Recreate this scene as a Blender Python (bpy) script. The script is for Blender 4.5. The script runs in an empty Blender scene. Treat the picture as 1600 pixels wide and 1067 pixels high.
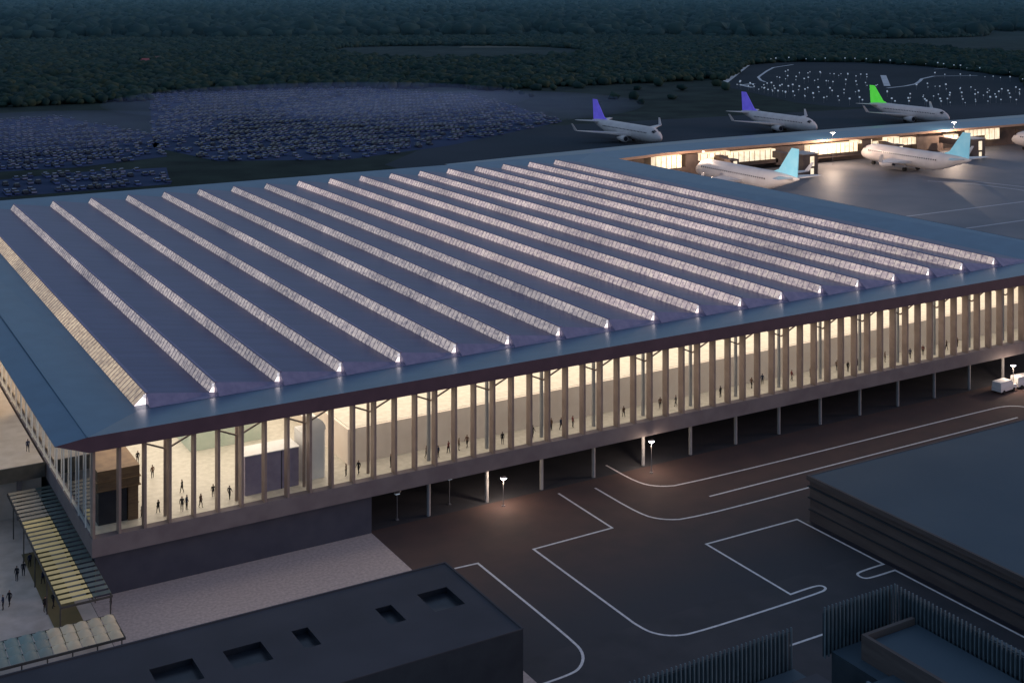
import bpy, bmesh, math, random
import numpy as np
from mathutils import Vector, Matrix
random.seed(7); rng = np.random.default_rng(11)
R = math.radians
sc = bpy.context.scene
COL = sc.collection
CAM = Vector((0, 0, 72.5)); YAW = 0.528285

# ------------------------------------------------------------------ helpers
def tag(o, label=None, cat=None, group=None, kind=None):
    if label: o['label'] = label
    if cat: o['category'] = cat
    if group: o['group'] = group
    if kind: o['kind'] = kind
    return o
def empty(name, loc=(0, 0, 0), rz=0):
    o = bpy.data.objects.new(name, None); COL.objects.link(o)
    o.location = loc; o.rotation_euler = (0, 0, rz); o.empty_display_size = 1
    return o
def copy_tree(o, parent=None):
    c = o.copy(); COL.objects.link(c)
    if parent: c.parent = parent
    for ch in list(o.children): copy_tree(ch, c)
    return c
class MB:
    def __init__(s): s.v = []; s.f = []; s.m = []
    def poly(s, pts, m=0):
        n = len(s.v); s.v += [tuple(p) for p in pts]; s.f.append(tuple(range(n, n + len(pts)))); s.m.append(m); return s
    def raw(s, v, f, m=0):
        n = len(s.v); s.v += [tuple(p) for p in v]
        for q in f: s.f.append(tuple(i + n for i in q)); s.m.append(m)
        return s
    def box(s, x0, y0, z0, x1, y1, z1, m=0):
        v = [(x0,y0,z0),(x1,y0,z0),(x1,y1,z0),(x0,y1,z0),(x0,y0,z1),(x1,y0,z1),(x1,y1,z1),(x0,y1,z1)]
        return s.raw(v, [(0,3,2,1),(4,5,6,7),(0,1,5,4),(1,2,6,5),(2,3,7,6),(3,0,4,7)], m)
    def prism(s, pts, z0, z1, m=0):
        n = len(pts)
        v = [(x, y, z0) for x, y in pts] + [(x, y, z1) for x, y in pts]
        f = [tuple(range(n))[::-1], tuple(range(n, 2*n))] + [(i, (i+1) % n, (i+1) % n + n, i+n) for i in range(n)]
        return s.raw(v, f, m)
    def tube(s, a, b, r0, r1=None, n=8, m=0):
        a = Vector(a); b = Vector(b); r1 = r0 if r1 is None else r1
        d = (b - a).normalized(); u = d.cross(Vector((0, 0, 1)))
        if u.length < 1e-3: u = Vector((1, 0, 0))
        u.normalize(); w = d.cross(u)
        v = []
        for c, r in ((a, r0), (b, r1)):
            for k in range(n):
                t = 2*math.pi*k/n; v.append(c + u*math.cos(t)*r + w*math.sin(t)*r)
        f = [(k, (k+1) % n, (k+1) % n + n, k+n) for k in range(n)] + [tuple(range(n))[::-1], tuple(range(n, 2*n))]
        return s.raw(v, f, m)
    def bar(s, a, b, w, h, m=0):
        a = Vector(a); b = Vector(b); d = (b-a).normalized()
        u = d.cross(Vector((0,0,1)))
        if u.length < 1e-3: u = Vector((1,0,0))
        u.normalize(); t = u.cross(d)
        v = [c + u*sx*w/2 + t*sz*h/2 for c in (a, b) for sx, sz in ((-1,-1),(1,-1),(1,1),(-1,1))]
        return s.raw(v, [(0,3,2,1),(4,5,6,7),(0,1,5,4),(1,2,6,5),(2,3,7,6),(3,0,4,7)], m)
    def build(s, name, mats, parent=None, smooth=False, loc=None, fix=True):
        me = bpy.data.meshes.new(name); me.from_pydata(s.v, [], s.f)
        if not isinstance(mats, (list, tuple)): mats = [mats]
        for m in mats: me.materials.append(m)
        if len(mats) > 1: me.polygons.foreach_set('material_index', s.m)
        if fix:
            bm = bmesh.new(); bm.from_mesh(me); bmesh.ops.recalc_face_normals(bm, faces=bm.faces); bm.to_mesh(me); bm.free()
        if smooth: me.polygons.foreach_set('use_smooth', [True]*len(me.polygons))
        me.update()
        o = bpy.data.objects.new(name, me); COL.objects.link(o)
        if parent: o.parent = parent
        if loc: o.location = loc
        return o

# ------------------------------------------------------------------ materials
def mat(name, col, rough=.7, metal=0., col2=None, scale=1., noise='noise', emit=0., ecol=None, spec=.4, bump=0., mixpos=(.35,.65), detail=6, stretch=(1,1,1), ramp2=None):
    m = bpy.data.materials.new(name); m.use_nodes = True
    nt = m.node_tree; N = nt.nodes; Lk = nt.links; b = N['Principled BSDF']
    b.inputs['Roughness'].default_value = rough; b.inputs['Metallic'].default_value = metal
    b.inputs['Specular IOR Level'].default_value = spec
    b.inputs['Base Color'].default_value = (*col, 1)
    if emit:
        b.inputs['Emission Color'].default_value = (*(ecol or col), 1); b.inputs['Emission Strength'].default_value = emit
    geo = N.new('ShaderNodeNewGeometry'); mp = N.new('ShaderNodeMapping'); mp.inputs['Scale'].default_value = stretch
    Lk.new(geo.outputs['Position'], mp.inputs['Vector'])
    nz = N.new('ShaderNodeTexNoise'); nz.inputs['Scale'].default_value = scale; nz.inputs['Detail'].default_value = detail
    Lk.new(mp.outputs['Vector'], nz.inputs['Vector'])
    if col2:
        rp = N.new('ShaderNodeValToRGB'); rp.color_ramp.elements[0].position = mixpos[0]; rp.color_ramp.elements[1].position = mixpos[1]
        rp.color_ramp.elements[0].color = (*col, 1); rp.color_ramp.elements[1].color = (*col2, 1)
        Lk.new(nz.outputs['Fac'], rp.inputs['Fac'])
        Lk.new(rp.outputs['Color'], b.inputs['Base Color'])
        if emit and ecol is None: Lk.new(rp.outputs['Color'], b.inputs['Emission Color'])
    if bump:
        bp = N.new('ShaderNodeBump'); bp.inputs['Strength'].default_value = bump; bp.inputs['Distance'].default_value = .3
        Lk.new(nz.outputs['Fac'], bp.inputs['Height']); Lk.new(bp.outputs['Normal'], b.inputs['Normal'])
    return m
M = {}
M['asphalt'] = mat('asphalt', (.038,.041,.049), .85, col2=(.052,.053,.061), scale=.25, bump=.1, detail=10)
M['apron'] = mat('apron_concrete', (.13,.135,.155), .55, col2=(.17,.168,.185), scale=.06, detail=8)
M['paving'] = mat('paving', (.46,.37,.335), .8, col2=(.60,.49,.45), scale=2.6, bump=.1, detail=10)
M['plaza'] = mat('plaza_stone', (.50,.43,.37), .8, col2=(.62,.54,.48), scale=.5, detail=10)
M['line'] = mat('line_paint', (.62,.60,.60), .6, col2=(.8,.78,.78), scale=2.)
M['apline'] = mat('faded_line', (.34,.36,.40), .6, col2=(.45,.46,.5), scale=2.)
M['roof'] = mat('zinc_roof', (.036,.040,.135), .34, .25, col2=(.056,.062,.175), scale=.35, detail=9, stretch=(.25,1.6,1))
M['band'] = mat('roof_edge_metal', (.048,.125,.205), .30, .25, col2=(.062,.15,.24), scale=.25, detail=7)
M['gable'] = mat('gable_metal', (.20,.19,.30), .5, .2, col2=(.26,.24,.36), scale=.8)
M['fascia'] = mat('fascia', (.095,.058,.078), .5, .1, col2=(.115,.07,.092), scale=.5)
M['fin'] = mat('fin_bronze', (.27,.205,.175), .5, .1, col2=(.33,.255,.22), scale=.6)
M['column'] = mat('column_paint', (.30,.30,.31), .6, col2=(.36,.36,.36), scale=.6)
M['slab'] = mat('slab_concrete', (.17,.14,.145), .8, col2=(.21,.18,.18), scale=.4)
M['dark'] = mat('dark_wall', (.055,.06,.085), .8, col2=(.07,.075,.10), scale=.4)
M['under'] = mat('undercroft', (.03,.03,.035), .9, col2=(.05,.048,.05), scale=.3)
M['hallfloor'] = mat('hall_floor', (.52,.49,.42), .45, col2=(.62,.585,.51), scale=1.2)
M['hallwall'] = mat('hall_wall', (.74,.64,.56), .8, col2=(.80,.71,.63), scale=.4)
M['ceil'] = mat('luminous_ceiling', (.9,.85,.75), .8, emit=1.4, ecol=(1.,.86,.74))
M['wood'] = mat('kiosk_wood', (.15,.09,.055), .6, col2=(.22,.14,.08), scale=.8, stretch=(1,1,6))
M['black'] = mat('dark_opening', (.02,.02,.03), .5, col2=(.03,.03,.04), scale=1)
M['violet'] = mat('violet_panel', (.27,.23,.33), .5, col2=(.32,.28,.38), scale=1)
M['white'] = mat('white_paint', (.75,.74,.72), .5, col2=(.8,.79,.78), scale=1)
M['rwall'] = mat('brown_wall', (.075,.062,.060), .8, col2=(.11,.092,.085), scale=.5, stretch=(.3,.3,3))
M['rroof'] = mat('teal_roof', (.036,.066,.092), .6, col2=(.052,.083,.108), scale=.06, detail=9)
M['froof'] = mat('grey_roof', (.040,.042,.052), .85, col2=(.055,.056,.068), scale=.12, detail=9)
M['fwall'] = mat('front_wall', (.016,.024,.034), .8, col2=(.024,.034,.044), scale=.5)
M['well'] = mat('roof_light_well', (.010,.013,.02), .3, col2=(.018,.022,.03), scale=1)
M['louvre'] = mat('louvre_steel', (.11,.16,.185), .5, .1, col2=(.15,.20,.23), scale=.8)
M['screenback'] = mat('screen_back', (.025,.042,.055), .8, col2=(.035,.055,.07), scale=.5)
M['plane'] = mat('plane_white', (.62,.56,.55), .3, col2=(.70,.65,.63), scale=.25)
M['pwin'] = mat('plane_windows', (.03,.03,.04), .2)
M['metal'] = mat('grey_metal', (.3,.3,.32), .4, .6, col2=(.36,.36,.38), scale=1)
M['tyre'] = mat('tyre', (.02,.02,.02), .9)
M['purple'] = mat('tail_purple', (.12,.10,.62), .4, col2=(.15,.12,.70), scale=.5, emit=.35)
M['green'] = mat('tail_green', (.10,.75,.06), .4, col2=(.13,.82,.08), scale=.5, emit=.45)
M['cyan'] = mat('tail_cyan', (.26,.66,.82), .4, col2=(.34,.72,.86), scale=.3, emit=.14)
M['lit'] = mat('lit_window', (1,.84,.60), .5, col2=(.8,.6,.38), scale=.6, emit=.95, mixpos=(.45,.7))
M['warmsoffit'] = mat('warm_soffit', (.40,.24,.17), .7, col2=(.48,.30,.2), scale=.2)
M['pierwall'] = mat('pier_wall', (.10,.07,.06), .7, col2=(.15,.11,.09), scale=.3)
M['lamp'] = mat('lamp_head', (.9,.9,1), .5, emit=30, ecol=(.9,.94,1))
M['lampw'] = mat('flood_head', (1,.95,.85), .5, emit=20, ecol=(1,.9,.75))
M['dot'] = mat('pale_lamp', (.7,.8,.9), .5, emit=.24, ecol=(.5,.66,.8))
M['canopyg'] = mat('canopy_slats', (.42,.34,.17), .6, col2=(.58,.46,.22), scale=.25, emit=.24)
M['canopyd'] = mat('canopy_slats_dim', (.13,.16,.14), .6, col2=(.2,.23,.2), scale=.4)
M['canopyf'] = mat('canopy_frame', (.07,.065,.055), .6, col2=(.1,.09,.08), scale=1)
M['deck'] = mat('deck_stone', (.60,.50,.40), .8, col2=(.70,.60,.50), scale=.5, detail=10)
M['cushion'] = mat('cushion_foil', (.20,.27,.25), .45, col2=(.34,.31,.24), scale=.12, emit=.05)
def glassmat():
    m = bpy.data.materials.new('clear_glass'); m.use_nodes = True; nt = m.node_tree; N = nt.nodes
    for n in list(N): N.remove(n)
    o = N.new('ShaderNodeOutputMaterial'); mx = N.new('ShaderNodeMixShader'); t = N.new('ShaderNodeBsdfTransparent'); g = N.new('ShaderNodeBsdfGlossy')
    t.inputs['Color'].default_value = (.93,.95,.93,1); g.inputs['Roughness'].default_value = .05
    f = N.new('ShaderNodeFresnel'); f.inputs['IOR'].default_value = 1.12
    nt.links.new(f.outputs[0], mx.inputs[0]); nt.links.new(t.outputs[0], mx.inputs[1]); nt.links.new(g.outputs[0], mx.inputs[2]); nt.links.new(mx.outputs[0], o.inputs[0])
    return m
M['glass'] = glassmat()
def skylight_mat(name, c1, c2, c3, strength):
    # lit clerestory glazing: panes about a metre wide with dark mullion flecks
    m = bpy.data.materials.new(name); m.use_nodes = True; nt = m.node_tree; N = nt.nodes; Lk = nt.links; b = N['Principled BSDF']
    g = N.new('ShaderNodeNewGeometry'); mp = N.new('ShaderNodeMapping'); mp.inputs['Scale'].default_value = (.3, 1.5, 2.6)
    Lk.new(g.outputs['Position'], mp.inputs['Vector'])
    v = N.new('ShaderNodeTexVoronoi'); v.inputs['Scale'].default_value = 1.1; Lk.new(mp.outputs[0], v.inputs['Vector'])
    nz = N.new('ShaderNodeTexNoise'); nz.inputs['Scale'].default_value = .06; nz.inputs['Detail'].default_value = 4; Lk.new(g.outputs['Position'], nz.inputs['Vector'])
    rp = N.new('ShaderNodeValToRGB'); e = rp.color_ramp.elements
    e[0].position = 0; e[0].color = (*c1, 1); e[1].position = 1; e[1].color = (*c3, 1); k = e.new(.5); k.color = (*c2, 1)
    sp = N.new('ShaderNodeSeparateColor'); Lk.new(v.outputs['Color'], sp.inputs[0]); Lk.new(sp.outputs[0], rp.inputs['Fac'])
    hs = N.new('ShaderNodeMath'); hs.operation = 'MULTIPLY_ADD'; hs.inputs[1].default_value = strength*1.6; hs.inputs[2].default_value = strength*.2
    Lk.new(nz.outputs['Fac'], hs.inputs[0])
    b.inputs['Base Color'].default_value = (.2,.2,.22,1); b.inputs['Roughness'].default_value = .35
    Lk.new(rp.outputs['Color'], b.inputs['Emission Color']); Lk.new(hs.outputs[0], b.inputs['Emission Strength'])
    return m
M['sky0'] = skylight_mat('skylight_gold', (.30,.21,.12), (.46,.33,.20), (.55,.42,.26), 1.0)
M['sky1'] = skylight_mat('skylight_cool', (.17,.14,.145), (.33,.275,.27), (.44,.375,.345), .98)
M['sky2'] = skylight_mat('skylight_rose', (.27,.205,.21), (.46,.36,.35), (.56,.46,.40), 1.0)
M['skyend'] = mat('skylight_end', (.8,.75,.75), .5, emit=.62, ecol=(.9,.82,.82))

# ------------------------------------------------------------------ ground, roads
def groundmat():
    m = bpy.data.materials.new('grassland'); m.use_nodes = True; nt = m.node_tree; N = nt.nodes; Lk = nt.links; b = N['Principled BSDF']
    b.inputs['Roughness'].default_value = .95; b.inputs['Specular IOR Level'].default_value = .05
    g = N.new('ShaderNodeNewGeometry')
    def noise(scale, detail=6):
        n = N.new('ShaderNodeTexNoise'); n.inputs['Scale'].default_value = scale; n.inputs['Detail'].default_value = detail; Lk.new(g.outputs['Position'], n.inputs['Vector']); return n
    a = noise(.004, 8); c = noise(.05, 8)
    rp = N.new('ShaderNodeValToRGB'); e = rp.color_ramp.elements
    e[0].position = .35; e[0].color = (.022,.036,.030,1); e[1].position = .65; e[1].color = (.045,.062,.062,1)
    Lk.new(a.outputs['Fac'], rp.inputs['Fac'])
    rp2 = N.new('ShaderNodeValToRGB'); e = rp2.color_ramp.elements
    e[0].position = .3; e[0].color = (.6,.6,.65,1); e[1].position = .7; e[1].color = (1.25,1.25,1.2,1)
    Lk.new(c.outputs['Fac'], rp2.inputs['Fac'])
    mx = N.new('ShaderNodeMixRGB'); mx.blend_type = 'MULTIPLY'; mx.inputs[0].default_value = 1
    Lk.new(rp.outputs[0], mx.inputs[1]); Lk.new(rp2.outputs[0], mx.inputs[2]); Lk.new(mx.outputs[0], b.inputs['Base Color'])
    return m
M['ground'] = groundmat()
g = MB(); S = 60000; g.poly([(-S,-S,-.05),(S,-S,-.05),(S,S,-.05),(-S,S,-.05)])
tag(g.build('ground', M['ground']), kind='structure')
def sheet(name, pts, z, m):
    b = MB(); b.poly([(x, y, z) for x, y in pts]); return tag(b.build(name, m, fix=False), kind='structure')
sheet('road', [(69.2,-60),(400,-60),(400,200),(69.2,200)], -.02, M['asphalt'])
sheet('apron', [(222,200.5),(700,200.5),(900,410),(215,410),(215,200.5)], -.03, M['apron'])
M['brown'] = mat('warm_spill_asphalt', (.10,.060,.052), .85, col2=(.078,.052,.047), scale=.25, bump=.1, detail=10)  # warm light from the facade, painted into the road as brown
def fade_spill(m):
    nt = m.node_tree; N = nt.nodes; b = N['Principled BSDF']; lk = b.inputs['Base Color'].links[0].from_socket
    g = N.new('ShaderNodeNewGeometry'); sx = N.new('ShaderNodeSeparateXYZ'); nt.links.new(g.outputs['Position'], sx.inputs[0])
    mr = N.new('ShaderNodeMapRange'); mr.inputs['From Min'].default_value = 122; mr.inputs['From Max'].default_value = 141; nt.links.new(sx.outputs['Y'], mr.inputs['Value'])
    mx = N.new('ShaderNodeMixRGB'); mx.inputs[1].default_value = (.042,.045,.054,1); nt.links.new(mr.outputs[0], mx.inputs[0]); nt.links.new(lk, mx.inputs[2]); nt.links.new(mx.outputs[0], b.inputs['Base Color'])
fade_spill(M['brown'])
sheet('road_warm_spill', [(69.2,118),(300,118),(300,156),(69.2,156)], -.012, M['brown'])  # sheet carrying the painted warm spill, fading to plain grey
M['taxi'] = mat('taxiway_asphalt', (.028,.042,.055), .9, spec=.1, col2=(.040,.055,.072), scale=.015)
sheet('taxiway', [(215,410.01),(900,410.01),(900,500),(560,540),(300,560),(215,470)], -.031, M['taxi'])
sheet('paving', [(33,60),(69.2,60),(69.2,156),(33,156)], 0.0, M['paving'])
sheet('plaza', [(-60,60),(32.95,60),(32.95,330),(-60,330)], 0.0, M['plaza'])
def stroke(mb, pts, w, z):
    n = len(pts); P = [Vector(p).to_2d() if len(p) == 2 else Vector(p) for p in pts]
    Lf = []; Rt = []
    for i in range(n):
        a = (P[i]-P[i-1]).normalized() if i else None
        b = (P[i+1]-P[i]).normalized() if i < n-1 else None
        if a is None: a = b
        if b is None: b = a
        t = (a+b)
        t = t.normalized() if t.length > .05 else a
        nn = Vector((-t.y, t.x)); k = min(1.8, 1/max(.3, nn.dot(Vector((-a.y, a.x)))))
        Lf.append(P[i]+nn*w/2*k); Rt.append(P[i]-nn*w/2*k)
    for i in range(n-1):
        mb.poly([(*Lf[i], z), (*Rt[i], z), (*Rt[i+1], z), (*Lf[i+1], z)])
def smooth(pts, corners, it=2):
    # Chaikin rounding except at the listed sharp corner indices
    P = [(Vector(p), i in corners) for i, p in enumerate(pts)]
    for _ in range(it):
        Q = [P[0]]
        for i in range(1, len(P)-1):
            p, c = P[i]
            if c: Q.append(P[i])
            else: Q.append((P[i-1][0]*.25+p*.75, False)); Q.append((P[i+1][0]*.25+p*.75, False))
        Q.append(P[-1]); P = Q
    return [p for p, c in P]
def kerb_lane(lbl, lines, w=.32, z=.004, name='lane_marking', m='line'):
    b = MB()
    for l in lines: stroke(b, l, w, z)
    return tag(b.build(name, M[m], fix=False), kind='structure')
k1 = [(97.6,154.1),(97.6,140.7),(85.2,140.5),(85.2,118.5),(85.5,115.8),(87.2,113.9),(90.0,113.2),(108.6,113.2),(110.1,113.6),(110.1,114.6),(108.6,114.8),(105.3,114.7),(105.3,130.5),(120.8,130.3),(120.8,114.8),(117.0,114.8),(115.8,114.5),(115.8,113.2),(117.0,112.9),(120.8,112.9),(120.8,60)]
k2 = [(73.9,140.8),(77.1,140.6),(77.1,118.6),(76.6,115.8),(75.0,113.8),(73.2,113.0),(66,112.9)]
k3 = [(103.2,153.1),(103.4,142.4),(104.9,139.4),(108.4,137.7),(135,137.7)]
k4 = [(109.5,159.5),(109.6,151.8),(111.2,148.9),(115.0,147.5),(180.5,147.5),(184.5,147.2),(187.0,145.3),(188,140)]
kerb_lane('', [smooth(k1, {1,2,3,11,12,13,14,19}), smooth(k2, {1}), smooth(k3, set()), smooth(k4, set()), [(115.5,142.4),(181.1,142.3)], [(92.5,105.9),(102,105.8)]])
kerb_lane('', [[(298.5,283),(420,282)],[(298.5,260.2),(420,260.2)],[(293,238),(420,238)],[(370,330),(379,316),(382,300),(382,230)],[(381.5,329),(389,303),(390,230)],[(212,430),(560,430)],[(205,450),(560,455)]], 1.0, .002, 'apron_marking', 'apline')

# ------------------------------------------------------------------ terminal
S9 = 8.99; X0 = 42.25; YN = 165.6; YF = 323.9; XR = 222.5; YB = 334.
ZB = 18.65; ZR = 20.0; YE = 153.5
T = empty('airport_terminal', (33, 155, 0)); T.matrix_world
tag(T, 'long glass airport terminal with a blue sawtooth roof and lit hall on thin columns', 'terminal building')
TP = empty  # noqa
def tb(mb, name, m, label=None, **k):
    o = mb.build(name, m, T, **k); o.matrix_parent_inverse = Matrix.Translation((-33, -155, 0))
    if label: o['label'] = label
    return o
XL = 42.25 - .4
def Xi(i): return X0 + i*S9
# roof teeth: slope from the ridge down to the foot of the next clerestory
for i in range(19):
    x0 = Xi(i); x1 = Xi(i+1) if i < 18 else Xi(18)+8.6
    b = MB()
    b.poly([(x0, YN, ZR), (x1, YN, ZB), (x1, YF, ZB), (x0, YF, ZR)], 0)
    # near gable leans out to the roof edge valley
    b.poly([(x0, YN, ZR), (x0, YN-1.9, ZB-.02), (x1, YN-.0, ZB)], 1)
    b.poly([(x0, YN-1.9, ZB-.02), (x1, YN-1.9, ZB-.02), (x1, YN, ZB)], 1)
    b.poly([(x0, YF, ZR), (x1, YF, ZB), (x0, YF, ZB)], 1)
    b.poly([(x0, YN, ZR), (x0, YN-1.9, ZB-.02), (x0, YN, ZB-.02)], 1)
    b.poly([(x0, YF, ZR), (x0, YF, ZB), (x1, YF, ZB)], 1)
    b.box(x0-.12, YN-.05, ZR-.02, x0+.25, YF+.05, ZR+.13, 1)
    tb(b, 'roof_panel', [M['roof'], M['gable']])
    s = MB()
    lean = .75 if i else 1.7
    zb = ZB-.0 if i else ZB-.3
    s.poly([(x0-lean, YN+.1, zb+.12), (x0-.04, YN+.1, ZR-.03), (x0-.04, YF-.1, ZR-.03), (x0-lean, YF-.1, zb+.12)], 0)
    # mullions standing a little proud of the glass
    n = 120
    for k in range(n+1):
        y = YN+.1 + (YF-YN-.2)*k/n
        s.bar((x0-lean-.03, y, zb+.14), (x0-.08, y, ZR-.03), .06, .05, 2)
        s.poly([(x0-lean, YN+.1, zb+.1), (x0-.04, YN+.1, ZR-.03), (x0-.04, YN+.1, zb-.05), (x0-lean, YN+.1, zb-.05)], 1)
    s.box(x0-.40, YN-.04, ZR-.62, x0-.08, YN+.08, ZR-.15, 1)
    sm = M['sky0'] if i == 0 else (M['sky1'] if i < 9 else M['sky2'])
    tb(s, 'skylight', [sm, M['skyend'], M['gable']], fix=False)
# perimeter roof band
b = MB()
xr = Xi(18)+8.6
b.poly([(32.35, YE, 19.75), (XR+2, YE, 19.75), (xr, YN-1.9, ZB-.05), (X0, YN-1.9, ZB-.05)])
b.poly([(XR+2, YE, 19.75), (XR+2, YB+1, 19.3), (xr, YF+1, ZB-.05), (xr, YN-1.9, ZB-.05)])
b.poly([(32.35, YE, 19.75), (X0, YN-1.9, ZB-.05), (X0-1.5, YN-1.9, ZB-.06), (X0-1.5, YF+1, ZB-.06), (32.35, YB+1, 19.3)])
b.poly([(X0, YN-1.9, ZB-.06), (X0+.5, YN+2, ZB-.1), (X0+.5, YF+1, ZB-.1), (X0-1.5, YF+1, ZB-.07), (X0-1.5, YN-1.9, ZB-.07)])
b.poly([(32.35, YB+1, 19.3), (X0-1.5, YF+1, ZB-.06), (xr, YF+1, ZB-.06), (XR+2, YB+1, 19.3)])
tb(b, 'roof_edge', M['band'], fix=False)
b = MB()   # outer wing sloping down to the tip
b.poly([(28.7, YE, 19.35), (32.35, YE, 19.73), (32.35, YB+1, 19.28), (28.7, YB+1, 19.0)])
b.poly([(28.7, YE, 19.3), (28.7, YB+1, 18.95), (33.2, YB+1, 17.8), (33.2, YE+1, 17.9)])
b.box(32.30, YE+.02, 19.74, 32.44, YB+1, 19.82)
tb(b, 'roof_wing', M['band'], fix=False)
b = MB()   # fascia with tapered end
b.poly([(28.7, YE-.02, 19.33), (32.5, YE-.02, 17.95), (XR+2, YE-.02, 17.95), (XR+2, YE-.02, 19.78), (32.35, YE-.02, 19.78)])
b.poly([(XR+2, YE, 17.95), (XR+2, YB+1, 17.6), (XR+2, YB+1, 19.3), (XR+2, YE, 19.78)])
b.poly([(32.5, YE, 17.93), (XR+2, YE, 17.93), (XR+2, 156, 17.6), (32.5, 156, 17.6)])
tb(b, 'fascia', M['fascia'], fix=False)
# luminous ceiling
b = MB()
b.poly([(33.6, 155.9, 17.4), (XR, 155.9, 17.4), (XR, 205, 17.4), (33.6, 205, 17.4)])
tb(b, 'ceiling', M['ceil'])
b = MB(); b.poly([(33.6, 205.2, 17.4), (60, 205.2, 17.4), (60, 330, 17.4), (33.6, 330, 17.4)])
tb(b, 'ceiling', mat('bright_ceiling', (.9,.85,.75), .8, emit=3.2, ecol=(1.,.80,.60)))
b = MB(); b.box(33.4,155.6,17.46,XR,331.8,17.56); tb(b,'light_block_slab',M['dark'])  # hidden slab added to stop the ceiling glow leaking upward
# floor slab and its soffit beam
b = MB()
b.box(33.0, 154.1, 5.35, XR, 332, 7.5, 0)
tb(b, 'floor_slab', M['slab'])
b = MB(); b.poly([(33.2,155.3,7.515),(XR-.2,155.3,7.515),(XR-.2,331,7.515),(33.2,331,7.515)]); tb(b, 'hall_floor', M['hallfloor'])
b = MB(); b.box(69.6, 160.8, 3.6, XR-.5, 161.6, 5.34); tb(b, 'soffit_beam', M['slab'])
b = MB(); b.box(69.6, 178, 0, XR-.5, 178.5, 5.34); tb(b, 'undercroft_wall', M['under'])
b = MB(); b.box(33.6, 155.4, 0, 69.2, 156.2, 5.34); b.box(68.4, 156.2, 0, 69.2, 178, 5.34); b.box(33.6,156.2,0,34.2,332,5.34)
tb(b, 'base_wall', M['dark'])
# inner walls
b = MB(); b.box(68, 160.6, 7.53, XR-.3, 161.0, 12.3); b.box(68, 161, 7.53, 68.4, 186, 12.3)
tb(b, 'inner_wall', M['hallwall'])
b = MB(); b.box(34, 205.4, 7.53, XR-.3, 205.8, 17.3); b.box(XR-.3, 155.6, 7.53, XR, 332, 17.6); b.box(60.2, 206, 7.53, 60.6, 331, 17.3); b.box(33.6,331,0,XR,331.6,17.6)
tb(b, 'back_wall', M['hallwall'])
b = MB()  # upper gallery behind the wall
b.box(68.5, 161.2, 12.0, XR-.5, 186, 12.28); tb(b, 'gallery_floor', M['hallfloor'])
# columns, fins, braces, glazing
cm = None
def inst(src, name, loc, label=None):
    o = src.copy(); COL.objects.link(o); o.parent = T; o.matrix_parent_inverse = Matrix.Translation((-33,-155,0)); o.location = loc; return o
b = MB(); b.tube((0,0,0),(0,0,17.6),.27,n=12); colo = tb(b, 'column', M['column'], smooth=False); colo.location = (Xi(4),156.6,0)
b = MB(); b.tube((0,0,7.52),(0,0,17.6),.22,n=12); colu = tb(b, 'column', M['fin']); colu.location = (Xi(0),156.6,0)
for i in range(5, 20): inst(colo, 'column', (Xi(i)+.1, 156.6, 0))
for i in (1,2,3): inst(colu, 'column', (Xi(i), 156.6, 0))
b = MB(); b.tube((0,0,0),(0,0,5.34),.25,n=10); coli = tb(b, 'column', M['column']); coli.location = (Xi(4),166,0)
for i in range(6, 20, 2): inst(coli, 'column', (Xi(i), 168, 0))
b = MB(); b.box(-.15,-.7,6.5,.15,.55,17.85); fin = tb(b, 'fin', M['fin']); fin.location = (Xi(-1),154.9,0)
for k in range(-2, 60):
    inst(fin, 'fin', (Xi(0)+k*S9/3, 154.9, 0))
b = MB(); b.box(-.08,-.05,6.6,.08,.05,17.85); finl = tb(b, 'fin', M['white']); finl.location = (33.1,158,0)
for k in range(1, 27): inst(finl, 'fin', (33.1, 157.5+4.5*k, 0))
b = MB(); b.bar((0,0,15.9),(-4.2,0,17.7),.16,.2); b.bar((0,0,15.9),(4.2,0,17.7),.16,.2)
br = tb(b, 'roof_brace', M['fin']); br.location = (Xi(0),155.9,0)
for i in range(1, 20): inst(br, 'roof_brace', (Xi(i), 155.9, 0))
b = MB()
b.poly([(33.3,155.32,7.52),(XR,155.32,7.52),(XR,155.32,17.85),(33.3,155.32,17.85)])
for z in (10.9, 14.3): pass
tb(b, 'glazing', M['glass'])
b = MB(); b.poly([(33.4,155.32,7.52),(33.4,331,7.52),(33.4,331,17.85),(33.4,155.32,17.85)]); tb(b, 'glazing', M['glass'])
# things inside the hall
def thing_box(name, label, cat, parts, loc):
    e = empty(name, loc); tag(e, label, cat)
    for pn, mb, m in parts: mb.build(pn, m, e)
    return e
H = 7.53
b1 = MB(); b1.box(0,0,4.2,5.0,9,5.2); b1.box(0,0,5.35,5.0,9,6.6)
b2 = MB(); b2.box(.2,.4,0,3.6,8.6,4.15)
b3 = MB(); b3.box(3.7,.2,0,4.9,8.8,4.18)
b4 = MB(); b4.box(-.15,-.15,4.17,5.15,9.1,4.28); b4.box(-.15,-.15,5.22,5.15,9.1,5.33)
thing_box('kiosk', 'brown timber two tier kiosk with a dark opening at the near glass corner', 'kiosk', [('upper_panel', b1, M['wood']), ('dark_opening', b2, M['black']), ('side_panel', b3, M['wood']), ('ledge', b4, M['wood'])], (34.3,157.2,H))
b1 = MB(); b1.box(0,0,0,7.2,3.4,4.9); b2 = MB(); b2.box(-.1,-.1,4.93,7.3,3.5,5.05); b3 = MB(); b3.box(2.2,-.05,.0,2.3,-.01,4.9); b3.box(4.8,-.05,0,4.9,-.01,4.9)
thing_box('screen_booth', 'violet grey panel booth standing behind the left part of the glass front', 'booth', [('panel', b1, M['violet']), ('top', b2, M['white']), ('joint', b3, M['black'])], (52.6,157.4,H))
b1 = MB(); pts = [(0,0),(3.0,0),(3.3,.3),(3.3,3),(0,3)]; b1.prism(pts,0,6.3)
b2 = MB()
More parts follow.
